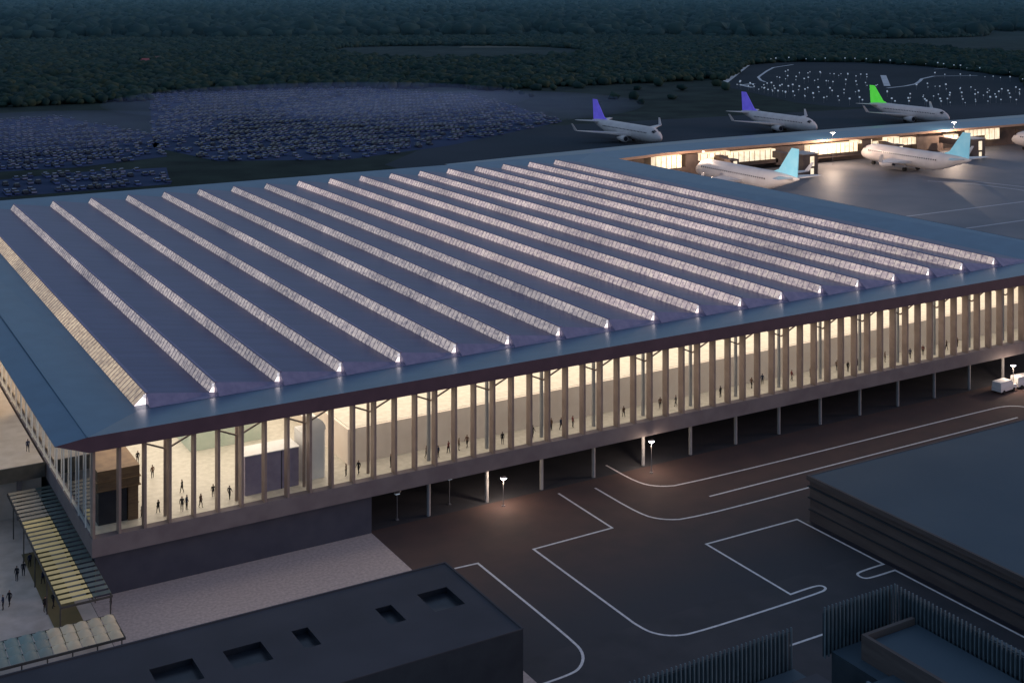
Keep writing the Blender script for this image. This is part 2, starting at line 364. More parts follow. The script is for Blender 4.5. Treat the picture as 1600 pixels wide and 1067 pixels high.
for k in range(6):
    a0 = k*math.pi/12; a1 = (k+1)*math.pi/12
    b2.poly([(3.3*math.cos(a0),0,6.3+2.2*math.sin(a0)),(3.3*math.cos(a1),0,6.3+2.2*math.sin(a1)),(3.3*math.cos(a1),3,6.3+2.2*math.sin(a1)),(3.3*math.cos(a0),3,6.3+2.2*math.sin(a0))])
    b2.poly([(0,0,6.3),(3.3*math.cos(a0),0,6.3+2.2*math.sin(a0)),(3.3*math.cos(a1),0,6.3+2.2*math.sin(a1))])
thing_box('white_pod', 'white rounded pod beside the violet booth inside the hall', 'pod', [('body', b1, M['white']), ('curved_top', b2, M['white'])], (60.6,158.2,H))
b1 = MB(); 
for k in range(10):
    a0 = k*math.pi/10; a1 = (k+1)*math.pi/10; r = 5.5
    b1.poly([(-r*math.cos(a0),0,r*.9*math.sin(a0)),(-r*math.cos(a1),0,r*.9*math.sin(a1)),(-r*math.cos(a1),8,r*.9*math.sin(a1)),(-r*math.cos(a0),8,r*.9*math.sin(a0))])
    b1.poly([(0,0,0),(-r*math.cos(a0),0,r*.9*math.sin(a0)),(-r*math.cos(a1),0,r*.9*math.sin(a1))])
thing_box('vaulted_pavilion', 'pale green barrel vaulted pavilion deep inside the lit hall', 'pavilion', [('vault', b1, mat('pale_green',(.42,.50,.42),.6,col2=(.5,.56,.48),scale=.5))], (56.5,176,H))

# lamps under the slab and on the forecourt edge
def lamp_fixture(name, label, loc, h, m='lamp', power=0, col=(1,.75,.55), r=.22, group=None):
    e = empty(name, loc); tag(e, label, 'lamp', group)
    p = MB(); p.tube((0,0,0),(0,0,h),.07,.05,n=6); p.box(-.2,-.2,0,.2,.2,.12); p.build('pole', M['metal'], e)
    q = MB(); q.box(-.35,-.22,h,.35,.22,h+.16); q.build('housing', M['metal'], e)
    q = MB(); q.box(-r,-r*.8,h-.12,r,r*.8,h-.01); q.build('lamp_head', M[m], e)
    if power:
        L = bpy.data.lights.new('lamp_light', 'POINT'); L.energy = power; L.color = col; L.shadow_soft_size = .35
        lo = bpy.data.objects.new('lamp_light', L); COL.objects.link(lo); lo.parent = e; lo.location = (0,0,h-.5)
    return e
for (x, y, h, lb) in [(88.6,154.2,3.9,'bright lamp on a pole under the terminal, leftmost of the three along the road'),
                      (113.6,153.6,4.7,'bright lamp on a pole under the terminal, middle one of the three along the road'),
                      (193.0,152.6,4.3,'bright lamp on a pole by the white vans, rightmost of the three along the road')]:
    lamp_fixture('road_lamp', lb, (x,y,0), h, power=900, r=.32, group='lamps along the terminal road')
for (x, y, lb) in [(73.9,157.5,'small wall light glowing in the dark undercroft near the base wall'), (82.4,158.5,'small light glowing in the dark undercroft beside the second column')]:
    lamp_fixture('bollard_light', lb, (x,y,0), 3.6, m='dot', r=.3)

# ------------------------------------------------------------------ people
def person_mesh(pose, top, leg):
    me = bpy.data.meshes.new('p'); bm = bmesh.new()
    sw = .18 if pose == 'walk' else .02
    J = {'pel':(0,0,.95),'che':(0,.02,1.28),'nek':(0,.02,1.50),'hd':(0,.04,1.62),'ht':(0,.03,1.74),
         'hl':(-.10,0,.90),'kl':(-.11,sw*.6+.03,.50),'al':(-.11,sw-.02,.08),'tl':(-.11,sw+.15,.03),
         'hr':(.10,0,.90),'kr':(.11,-sw*.3+.03,.50),'ar':(.11,-sw*1.1,.10),'tr':(.11,-sw*1.1+.15,.04),
         'sl':(-.19,.0,1.43),'el':(-.25,-sw*.5,1.15),'wl':(-.25,-sw*.3+.1,.90),'fl':(-.24,-sw*.3+.14,.80),
         'sr':(.19,.0,1.43),'er':(.25,sw*.5,1.15),'wr':(.25,sw*.9+.1,.90),'fr':(.24,sw*.9+.15,.80)}
    E = [('pel','che'),('che','nek'),('nek','hd'),('hd','ht'),('pel','hl'),('hl','kl'),('kl','al'),('al','tl'),('pel','hr'),('hr','kr'),('kr','ar'),('ar','tr'),
         ('che','sl'),('sl','el'),('el','wl'),('wl','fl'),('che','sr'),('sr','er'),('er','wr'),('wr','fr')]
    rad = {'pel':.15,'che':.16,'nek':.065,'hd':.10,'ht':.085,'hl':.10,'kl':.065,'al':.045,'tl':.035,'sl':.07,'el':.05,'wl':.035,'fl':.03}
    ks = list(J); V = {k: bm.verts.new(J[k]) for k in ks}
    for a, c in E: bm.edges.new((V[a], V[c]))
    bm.to_mesh(me); bm.free()
    o = bpy.data.objects.new('p', me); COL.objects.link(o)
    mo = o.modifiers.new('s', 'SKIN'); 
    lay = me.skin_vertices[0] if len(me.skin_vertices) else None
    if lay:
        for i, k in enumerate(ks):
            kk = k if k in rad else k[0]+'l'
            lay.data[i].radius = (rad[kk], rad[kk]*(.75 if k in ('pel','che') else 1))
        lay.data[0].use_root = True
    su = o.modifiers.new('u', 'SUBSURF'); su.levels = 1; su.render_levels = 1
    dg = bpy.context.evaluated_depsgraph_get(); ev = o.evaluated_get(dg)
    out = bpy.data.meshes.new_from_object(ev)
    bpy.data.objects.remove(o)
    out.materials.clear()
    for m in (leg, top, M['skin'], M['hair']): out.materials.append(m)
    idx = []
    for p in out.polygons:
        c = p.center
        if c.z > 1.66 or (c.z > 1.56 and c.y < 0): i = 3
        elif c.z > 1.5: i = 2
        elif c.z < .93 and abs(c.x) > .2: i = 2 if c.z < .9 else 1
        elif c.z > .93: i = 1
        else: i = 0
        idx.append(i)
    out.polygons.foreach_set('material_index', idx)
    out.polygons.foreach_set('use_smooth', [True]*len(idx)); out.name = 'person'
    return out
M['skin'] = mat('skin', (.35,.22,.16), .6); M['hair'] = mat('hair', (.02,.015,.012), .7)
cl = {'black': mat('cloth_black', (.015,.015,.02), .9), 'brown': mat('cloth_brown', (.12,.07,.05), .9), 'red': mat('cloth_red', (.16,.04,.04), .9), 'navy': mat('cloth_navy', (.02,.03,.07), .9), 'grey': mat('cloth_grey', (.06,.06,.065), .9)}
PM = {}
for pose in ('walk','stand'):
    for c in cl: PM[(pose, c)] = person_mesh(pose, cl[c], cl['black'])
def person(loc, c, pose, label, group):
    o = bpy.data.objects.new('person', PM[(pose, c)]); COL.objects.link(o)
    o.location = loc; o.rotation_euler = (0,0,random.uniform(0,6.28)); o.scale = [1.0+random.uniform(-.04,.08)]*3
    tag(o, label, 'person', group); return o
def ordn(n): return ['first','second','third','fourth','fifth','sixth','seventh','eighth','ninth','tenth','eleventh','twelfth','thirteenth','fourteenth','fifteenth','sixteenth','seventeenth','eighteenth','nineteenth','twentieth','twenty-first','twenty-second','twenty-third','twenty-fourth','twenty-fifth','twenty-sixth','twenty-seventh','twenty-eighth','twenty-ninth','thirtieth'][n]
hall1 = [(43.6,175.5),(44.0,169.3),(40.2,162.4),(39.7,157.3),(41.7,157.7),(44.4,156.9),(45.0,157.0),(46.0,162.5),(46.7,156.8),(49.0,159.1),(50.6,157.5),(40.9,179.3)]
hall1.sort(key=lambda p: (p[0]*.8635-p[1]*.504)/(p[0]*.504+p[1]*.8635))
cs = ['black','grey','black','navy','brown']
for i, (x, y) in enumerate(hall1):
    c = cs[i % 5]; po = 'walk' if i % 2 else 'stand'
    person((x,y,H), c, po, 'person in %s clothes in the hall left of the violet booth, %s from left' % (c, ordn(i)), 'people in the lit hall')
hall2 = [(66.3,157.1),(68.0,156.9),(72.7,156.9),(78.3,157.5),(79.8,156.9),(81.8,157.6),(83.5,157.8),(85.1,158.3),(90.0,156.9),(95.0,156.9),(99.0,158.2),(100.2,157.5),(102.3,157.6),(111.3,157.4),(118.3,157.7),(121.1,157.4),(129.8,157.3),(137.0,158.3),(139.9,159.0),(145.3,158.0),(149.2,157.8),(155.5,158.1),(156.8,156.9),(159.2,157.0),(166.3,157.7),(171.8,157.1),(175.2,157.3),(181.3,157.4),(184.6,157.8)]
hall2.sort(key=lambda p: (p[0]*.8635-p[1]*.504)/(p[0]*.504+p[1]*.8635))
cs = ['brown','black','black','brown','navy','red','brown']
for i, (x, y) in enumerate(hall2):
    c = cs[i % 7]; po = 'walk' if i % 2 else 'stand'
    person((x,y,H), c, po, 'person in %s clothes before the beige hall wall, %s from left' % (c, ordn(i)), 'people in the lit hall')
outp = [((28.4,167.7),'in the upper pair by the yellow canopy, left one'),((29.3,168.0),'in the upper pair by the yellow canopy, right one'),((26.4,164.7),'standing alone on the open plaza, left of the others'),((29.0,162.2),'walking beside the middle of the yellow canopy'),
 ((27.9,154.9),'in the lower pair by the yellow canopy, left one'),((28.9,155.4),'in the lower pair by the yellow canopy, right one'),((23.8,157.9),'in the group at the left edge, middle one'),((24.6,158.5),'in the group at the left edge, right one'),((23.0,159.7),'in the group at the left edge, left one'),
 ((30.4,144.4),'between the yellow canopy and the cushion canopy'),((34.6,151.5),'at the dark corner of the base wall'),((31.0,136.9),'under the cushion canopy edge, right one'),((30.1,136.9),'under the cushion canopy edge, middle one'),((29.4,136.9),'under the cushion canopy edge, left one'),((27.3,165.6),'just left of the upper pair on the plaza'),((31.5,187.6),'up on the raised forecourt by the glass side')]
for i, ((x, y), lb) in enumerate(outp):
    person((x,y,7.52 if y > 183 else 0.01), 'black' if i % 3 else 'navy', 'walk' if i % 2 else 'stand', 'dark clothed person ' + lb, 'people on the plaza')

# ------------------------------------------------------------------ canopies at left
e = empty('slatted_canopy', (28,146,0)); tag(e, 'long slatted glass canopy glowing yellow beside the terminal base', 'canopy')
b = MB(); b2 = MB(); b3 = MB()
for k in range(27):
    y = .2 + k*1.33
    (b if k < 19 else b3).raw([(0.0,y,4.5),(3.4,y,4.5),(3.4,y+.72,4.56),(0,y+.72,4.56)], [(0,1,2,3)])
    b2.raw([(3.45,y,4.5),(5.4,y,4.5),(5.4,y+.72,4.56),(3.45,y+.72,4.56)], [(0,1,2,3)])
b.build('slats', M['canopyg'], e, fix=False); b3.build('pale_slats', mat('canopy_slats_pale', (.34,.29,.22), .6, col2=(.44,.38,.30), scale=.4, emit=.06), e, fix=False); b2.build('shaded_slats', M['canopyd'], e, fix=False)  # glow, its dimming and the shaded side are put into the slat colours
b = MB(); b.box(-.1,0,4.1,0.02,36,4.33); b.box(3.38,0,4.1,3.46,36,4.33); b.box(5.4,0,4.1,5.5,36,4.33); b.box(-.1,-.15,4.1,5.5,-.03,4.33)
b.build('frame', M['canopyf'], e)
for k in range(5):
    for x in (0,5.4):
        p = MB(); p.tube((x,.5+k*7.7,0),(x,.5+k*7.7,4.1),.08,n=6); p.build('post', M['canopyf'], e)
b = MB(); b.poly([(0.1,.3,.03),(3.3,.3,.03),(3.3,26,.03),(0.1,26,.03)]); b.build('dim_floor', mat('dim_canopy_floor',(.16,.13,.06),.6,col2=(.22,.17,.08),scale=.3), e)  # floor strip painted dim brown so the slat gaps look dark
e = empty('upper_forecourt', (-60,182,0)); tag(e, 'raised beige forecourt deck beside the glass side wall of the terminal', 'deck')
b = MB(); b.box(0,0.3,5.9,92.7,150,7.5); b.build('deck_slab', M['deck'], e)
b = MB(); b.box(0,0,5.7,92.8,.28,7.62); b.build('edge_beam', M['canopyf'], e)
b = MB(); b.box(0,2.2,0,92.7,2.6,5.88); b.build('wall', M['plaza'], e)
for k in range(8):
    b = MB(); b.box(60+k*4.2,1,0,60.6+k*4.2,1.6,5.88); b.build('deck_pillar', M['slab'], e)
e = empty('cushion_canopy', (20,137.5,0)); tag(e, 'flat canopy of rounded foil cushions in a dark frame at the lower left', 'canopy')
CM = [M['cushion'], mat('cushion_warm', (.42,.34,.24), .4, col2=(.50,.42,.30), scale=.5, emit=.16)]
def cushion(x, y, w, d, m):
    b = MB(); n = 5; vs = []; fs = []
    for i in range(n):
        for j in range(n):
            u = i/(n-1); v = j/(n-1); vs.append((x+u*w, y+v*d, 3.55+.45*(math.sin(math.pi*u)*math.sin(math.pi*v))**.7))
    for i in range(n-1):
        for j in range(n-1): fs.append((i*n+j,(i+1)*n+j,(i+1)*n+j+1,i*n+j+1))
    b.raw(vs, fs); o = b.build('cushion', m, e, smooth=True, fix=False)
for i in range(-2, 9):
    for j in range(3):
        cushion(i*1.42+.04+.06*j, j*1.85+.04, 1.34, 1.77, CM[1] if i+random.random()*2 > 3.6 else CM[0])
b = MB(); b.box(-3,-.14,3.3,12.9,0,3.55); b.box(-3,1.82,3.35,12.9,1.88,3.53); b.box(-3,3.66,3.35,12.9,3.72,3.53); b.box(-3,5.56,3.3,12.9,5.66,3.55); b.box(12.8,0,3.3,12.9,5.6,3.55)
b.build('frame', M['canopyf'], e)
for k in range(7):
    p = MB(); p.tube((-2.5+k*2.5,-.07,0),(-2.5+k*2.5,-.07,3.3),.07,n=6); p.build('post', M['canopyf'], e)
b = MB(); b.box(0,0,2.6,10,3.2,2.9); b2 = MB(); b2.box(.1,2.8,0,9.9,3.1,2.6); b3 = MB(); b3.box(-.1,-.1,0,.1,.1,2.6); b3.box(9.8,0,0,10,.2,2.6)
thing_box('entrance_porch', 'beige porch roof by the glass side wall at the far end of the plaza', 'porch', [('roof', b, M['plaza']), ('back_wall', b2, M['hallwall']), ('post', b3, M['canopyf'])], (20,205,7.51))
b = MB(); b.box(0,0,0,14,.8,.5); b2 = MB(); b2.box(-.05,-.05,.5,14.05,.85,.62)
thing_box('stone_bench', 'long low stone bench crossing the upper plaza', 'bench', [('base', b, M['dark']), ('seat', b2, M['plaza'])], (14,196,7.51))

# ------------------------------------------------------------------ foreground building left
e = empty('foreground_building', (0,110,0)); tag(e, 'flat roofed dark building in the lower left foreground with sunken roof wells', 'building')
wells = [(59.5,117.6,63.0,121.9),(54.4,117.6,56.2,121.3),(45.3,117.5,47.0,121.3),(38.2,117.2,42.0,121.0),(31.2,117.2,35.3,121.3)]
xs = sorted({-40, 65.5} | {w[0] for w in wells} | {w[2] for w in wells}); ys = sorted({112, 127.0} | {w[1] for w in wells} | {w[3] for w in wells})
ys[0] = 110
b = MB()
for i in range(len(xs)-1):
    for j in range(len(ys)-1):
        cx = (xs[i]+xs[i+1])/2; cy = (ys[j]+ys[j+1])/2
        if any(w[0] < cx < w[2] and w[1] < cy < w[3] for w in wells): continue
        b.poly([(xs[i],ys[j]-110,8),(xs[i+1],ys[j]-110,8),(xs[i+1],ys[j+1]-110,8),(xs[i],ys[j+1]-110,8)])
b.build('roof', M['froof'], e, fix=False)
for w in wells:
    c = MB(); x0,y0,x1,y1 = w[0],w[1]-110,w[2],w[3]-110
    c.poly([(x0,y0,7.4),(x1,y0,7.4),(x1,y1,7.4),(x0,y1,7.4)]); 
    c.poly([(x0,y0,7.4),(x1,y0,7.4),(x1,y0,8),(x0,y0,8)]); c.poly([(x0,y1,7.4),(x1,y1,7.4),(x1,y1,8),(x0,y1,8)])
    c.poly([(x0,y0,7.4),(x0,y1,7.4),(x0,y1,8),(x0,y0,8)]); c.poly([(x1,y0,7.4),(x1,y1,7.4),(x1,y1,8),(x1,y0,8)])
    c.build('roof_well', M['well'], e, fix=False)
b = MB()
for a, c in (((-40,0),(65.5,0)),((65.5,0),(65.5,17)),((65.5,17),(-40,17)),((-40,17),(-40,0))):
    b.poly([(*a,0),(*c,0),(*c,8),(*a,8)])
b.build('wall', M['fwall'], e, fix=False)
b = MB(); b.box(-40,16.85,8.0,65.5,17.05,8.12); b.box(65.35,0,8.0,65.55,16.85,8.12); b.box(-40,-.05,8,65.35,.1,8.1); b.build('roof_edging', M['froof'], e)

# ------------------------------------------------------------------ right building
e = empty('warehouse', (121.9,40,0)); tag(e, 'low building with a wide flat teal roof and banded brown wall at the right', 'building')
b = MB(); b.poly([(.0,-80,6.05),(98,-80,6.05),(98,89.2,6.05),(0,89.2,6.05)]); b.build('roof', M['rroof'], e, fix=False)
b = MB(); b.box(.1,-80,0,98,89.1,5.95); b.build('wall', M['rwall'], e)
b = MB()
for z, o_ in ((1.5,.10),(3.1,.16),(4.6,.22)): b.box(-o_,-80,z,.09,89.1+o_,z+.14); b.box(.1,89.1,z,98,89.1+o_,z+.14)
b.build('wall_band', M['fwall'], e)
b = MB(); b.box(-.25,-80,5.5,.09,89.4,6.12); b.box(.1,89.12,5.5,98,89.4,6.12); b.build('roof_edging', M['rwall'], e)
b = MB(); b.box(-.72,-80,0.006,-.08,89.2,.03); tag(b.build('kerb', M['black']), kind='structure').location = (121.9,40,0)

# ------------------------------------------------------------------ louvred plant building lower right
e = empty('plant_building', (0,0,0)); tag(e, 'low plant building with upright blue steel louvre screens at the lower right', 'building')
b = MB(); b.box(60,50,0,83.0,89.9,8.6); b.box(83.0,50,0,104,84.5,8.6)
b.build('wall', M['screenback'], e)
b = MB(); b.poly([(60,50,8.61),(83.0,50,8.61),(83.0,89.9,8.61),(60,89.9,8.61)]); b.poly([(83.01,50,8.61),(104,50,8.61),(104,84.5,8.61),(83.01,84.5,8.61)])
b.build('roof', M['rroof'], e, fix=False)
def screen(x0, y0, x1, y1, z0, z1):
    L = math.hypot(x1-x0, y1-y0); n = int(L/.5); sb = MB(); fb = MB()
    ux, uy = (x1-x0)/L, (y1-y0)/L
    for k in range(n+1):
        x = x0+ux*.5*k; y = y0+uy*.5*k
        hh = z1 + random.uniform(-.02,.02)
        sb.box(x-(.045 if ux else .09), y-(.045 if uy else .09), z0, x+(.045 if ux else .09), y+(.045 if uy else .09), hh)
    fb.bar((x0-uy*.2,y0+ux*.2,z0+1.2),(x1-uy*.2,y1+ux*.2,z0+1.2),.08,.1); fb2 = MB(); fb2.bar((x0-uy*.2,y0+ux*.2,z1-.5),(x1-uy*.2,y1+ux*.2,z1-.5),.08,.1)
    s_ = sb.build('louvre_screen', M['louvre'], e); fb.build('rail', M['screenback'], s_); fb2.build('rail', M['screenback'], s_)
    bb = MB(); bb.poly([(x0-uy*.3,y0+ux*.3,z0),(x1-uy*.3,y1+ux*.3,z0),(x1-uy*.3,y1+ux*.3,z1-.7),(x0-uy*.3,y0+ux*.3,z1-.7)]); bb.build('screen_panel', M['screenback'], s_)
screen(60,90.3,83.1,90.3,8.0,12.3)
b = MB(); b.box(88.8,60,0,98.3,91.0,8.2); b.build('wall', M['screenback'], e)
screen(88.2,91.3,97.7,91.3,7.6,12.5); screen(97.7,91.0,97.7,58,8.6,12.5)
b = MB(); b.poly([(88.8,60,8.22),(98.1,60,8.22),(98.1,91,8.22),(88.8,91,8.22)]); b.build('roof', M['rroof'], e, fix=False)
b = MB(); b.box(90.2,60,8.23,90.6,88.5,10.6); b.box(90.6,88.1,8.23,97,88.5,10.6); b.build('parapet', M['rwall'], e)
b = MB(); b.box(90.65,60,8.24,97.2,88.0,10.0); b.build('roof_plinth', M['rroof'], e)
b = MB(); b.box(79.6,82.0,8.63,82.6,86.5,9.9); b.build('plant_housing', M['black'], e)
b = MB(); b.box(86.6,50,8.63,86.9,84.4,9.0); b.box(80.9,74,8.63,88,74.2,9.1); b.build('roof_kerb', M['louvre'], e)

# ------------------------------------------------------------------ pier concourse
e = empty('pier_concourse', (210,384,0)); tag(e, 'long low pier concourse with a blue ribbon roof and warm lit gates', 'building')
def off(b, dx=210, dy=384): b.v = [(x-dx,y-dy,z) for x,y,z in b.v]; return b
b = MB()
xsP = [150,205,235,262,290,330,380,430,480,560,640]; yf = [336,340,366,378,383,383.5,383,382.5,382,382,382]; yb = [348,398,402,405,408,410,410,409,408,408,408]
for i in range(len(xsP)-1):
    if i == 0: continue
    x0,x1 = xsP[i],xsP[i+1]; a0,a1 = yf[i],yf[i+1]; c0,c1 = yb[i],yb[i+1]
    z = 9.6
    b.poly([(x0,a0,z),(x1,a1,z),(x1,(a1+c1)/2,z+.9),(x0,(a0+c0)/2,z+.9)]); b.poly([(x0,(a0+c0)/2,z+.9),(x1,(a1+c1)/2,z+.9),(x1,c1,z),(x0,c0,z)])
off(b).build('roof', M['band'], e, fix=False)
b = MB()
for i in range(1,len(xsP)-1):
    x0,x1 = xsP[i],xsP[i+1]; a0,a1 = yf[i],yf[i+1]; c0,c1 = yb[i],yb[i+1]
    b.poly([(x0,a0-.05,8.7),(x1,a1-.05,8.7),(x1,a1-.05,9.65),(x0,a0-.05,9.65)]); b.poly([(x0,c0,8.6),(x1,c1,8.6),(x1,c1,9.6),(x0,c0,9.6)])
    b.poly([(x0,a0,8.65),(x1,a1,8.65),(x1,a1+4.5,8.2),(x0,a0+4.5,8.2)])
off(b).build('soffit', M['warmsoffit'], e, fix=False)
b = MB()
for i in range(1,len(xsP)-1):
    x0,x1 = xsP[i],xsP[i+1]; a0,a1 = yf[i]+4.5,yf[i+1]+4.5; c0,c1 = yb[i]-3,yb[i+1]-3
    b.poly([(x0,a0,0),(x1,a1,0),(x1,a1,8.6),(x0,a0,8.6)]); b.poly([(x0,c0,0),(x1,c1,0),(x1,c1,8.6),(x0,c0,8.6)])
off(b).build('wall', M['pierwall'], e, fix=False)
for i,(x0,x1,z0,z1) in enumerate([(285.5,297.5,3.6,8.3),(307.5,314,5.2,7.8),(322.5,344,3.7,7.6),(362,388.5,3.8,7.6),(398,407,4.4,6.6),(407,414,5.3,8.0),(416,424,4.4,7.2),(441,450,4.2,7.0),(457,470,5.6,8.4),(470,477,3.4,8.2),(500,530,4,7.6),(312,322,6.4,8),(388,398,6.6,7.9)]):
    b = MB(); yy = 384.4 if i not in (0,2,3) else 383.2
    b.box(x0,yy,z0,x1,yy+3,z1,0); n = max(2,int((x1-x0)/2.4))
    for k in range(n+1):
        xx = x0+(x1-x0)*k/n; b.box(xx-.1,yy-.08,z0,xx+.1,yy-.01,z1,1)
    off(b).build('lit_window', [M['lit'], M['pierwall']], e)
for (x0,x1,z0,z1) in [(278,320,0,3.5),(322,346,2.0,3.6),(360,392,2.0,3.6),(300,306,3.5,8.2),(345,360,1,8.2),(392,397,3,8.2),(424,440,1,8.2)]:
    b = MB(); b.box(x0,384.0,z0,x1,388,z1); off(b).build('gate_block', M['pierwall'], e)
# jet bridges and stair towers
def jet_bridge(x, lbl):
    e = empty('jet_bridge', (x,384,0)); tag(e, lbl, 'jet bridge', 'jet bridges along the pier')
    b = MB(); b.bar((0,0,5.6),(-4,-11,5.2),3.0,2.9); b.build('tunnel', M['pierwall'], e)
    b = MB(); b.box(-6.2,-14.4,3.7,-2.2,-10.6,7.2); b.build('cab', M['pierwall'], e)
    b = MB(); b.box(-4.9,-14.5,5.0,-3.2,-14.41,6.6); b.build('lit_window', M['lit'], e)
    b = MB(); b.tube((-3.6,-9.5,0),(-3.6,-9.5,3.9),.35,n=8); b.box(-5.2,-10,.0,-2,-9,.9); b.build('support', M['metal'], e)
for x, l in ((316,'brown jet bridge behind the nose of the nearest cyan tailed plane'),(403,'brown jet bridge behind the middle cyan tailed plane'),(489,'brown jet bridge behind the plane cut by the right picture edge')): jet_bridge(x, l)
for x, l in ((343,'brown stair tower with a tall lit doorway right of the nearest cyan tail'),(437,'brown stair tower with a tall lit doorway right of the middle cyan tail')):
    e = empty('stair_tower', (x,366,0)); tag(e, l, 'tower')
    b = MB(); b.box(-4.2,-4,0,3.2,4,7.9); b.build('wall', M['pierwall'], e)
    b = MB(); b.box(-.8,-4.1,3.4,1.2,-4.01,7.1); b.box(-.6,-4.1,.4,1.0,-4.01,2.6); b.build('lit_doorway', M['lit'], e)
    b = MB(); b.box(-4.5,-4.3,7.92,3.5,4.3,8.2); b.build('roof', M['metal'], e)
    b = MB(); b.bar((-.5,4,5.5),(-.5,16,5.8),2.6,2.6); b.build('link_bridge', M['pierwall'], e)
for (x,y,h,l,pw) in [(247.5,352,10.8,'tall bright floodlight where the terminal roof meets the pier',900),(369.5,378,13.0,'tall bright floodlight mast between the two cyan tailed planes',2600),(440,378,13.3,'tall bright floodlight mast right of the middle cyan tail',3200),(298,371,11,'floodlight mast behind the nose of the nearest cyan tailed plane',1500)]:
    lamp_fixture('floodlight_mast', l, (x,y,0), h, m='lampw', power=pw*7, col=(1,.74,.55), r=.75 if x!=298 else .3, group='floodlight masts at the pier')

for (x, y, tx, ty, pw, lb) in [(226.5,306,312,345,110000,'added floodlight hidden below the far right roof eave, the one nearer the pier'),(226.5,262,400,345,280000,'added floodlight hidden below the right roof eave, the one farther from the pier')]:
    e = empty('added_eave_flood', (x,y,17.0)); tag(e, lb, 'lamp', 'added floodlights under the right eave')
    q = MB(); q.box(-.5,-.5,0,.3,.5,.5); q.build('housing', M['metal'], e); q = MB(); q.box(.32,-.4,.05,.4,.4,.45); q.build('lamp_head', M['lampw'], e)
    L = bpy.data.lights.new('added_flood_light', 'SPOT'); L.energy = pw; L.color = (1,.80,.66); L.spot_size = R(48); L.spot_blend = 1; L.shadow_soft_size = .6  # unseen spots added to brighten the planes and the apron
    lo = bpy.data.objects.new('added_flood_light', L); COL.objects.link(lo); lo.location = (x+1.2,y,16.9); lo.rotation_euler = (Vector((tx,ty,4))-Vector(lo.location)).to_track_quat('-Z','Y').to_euler()
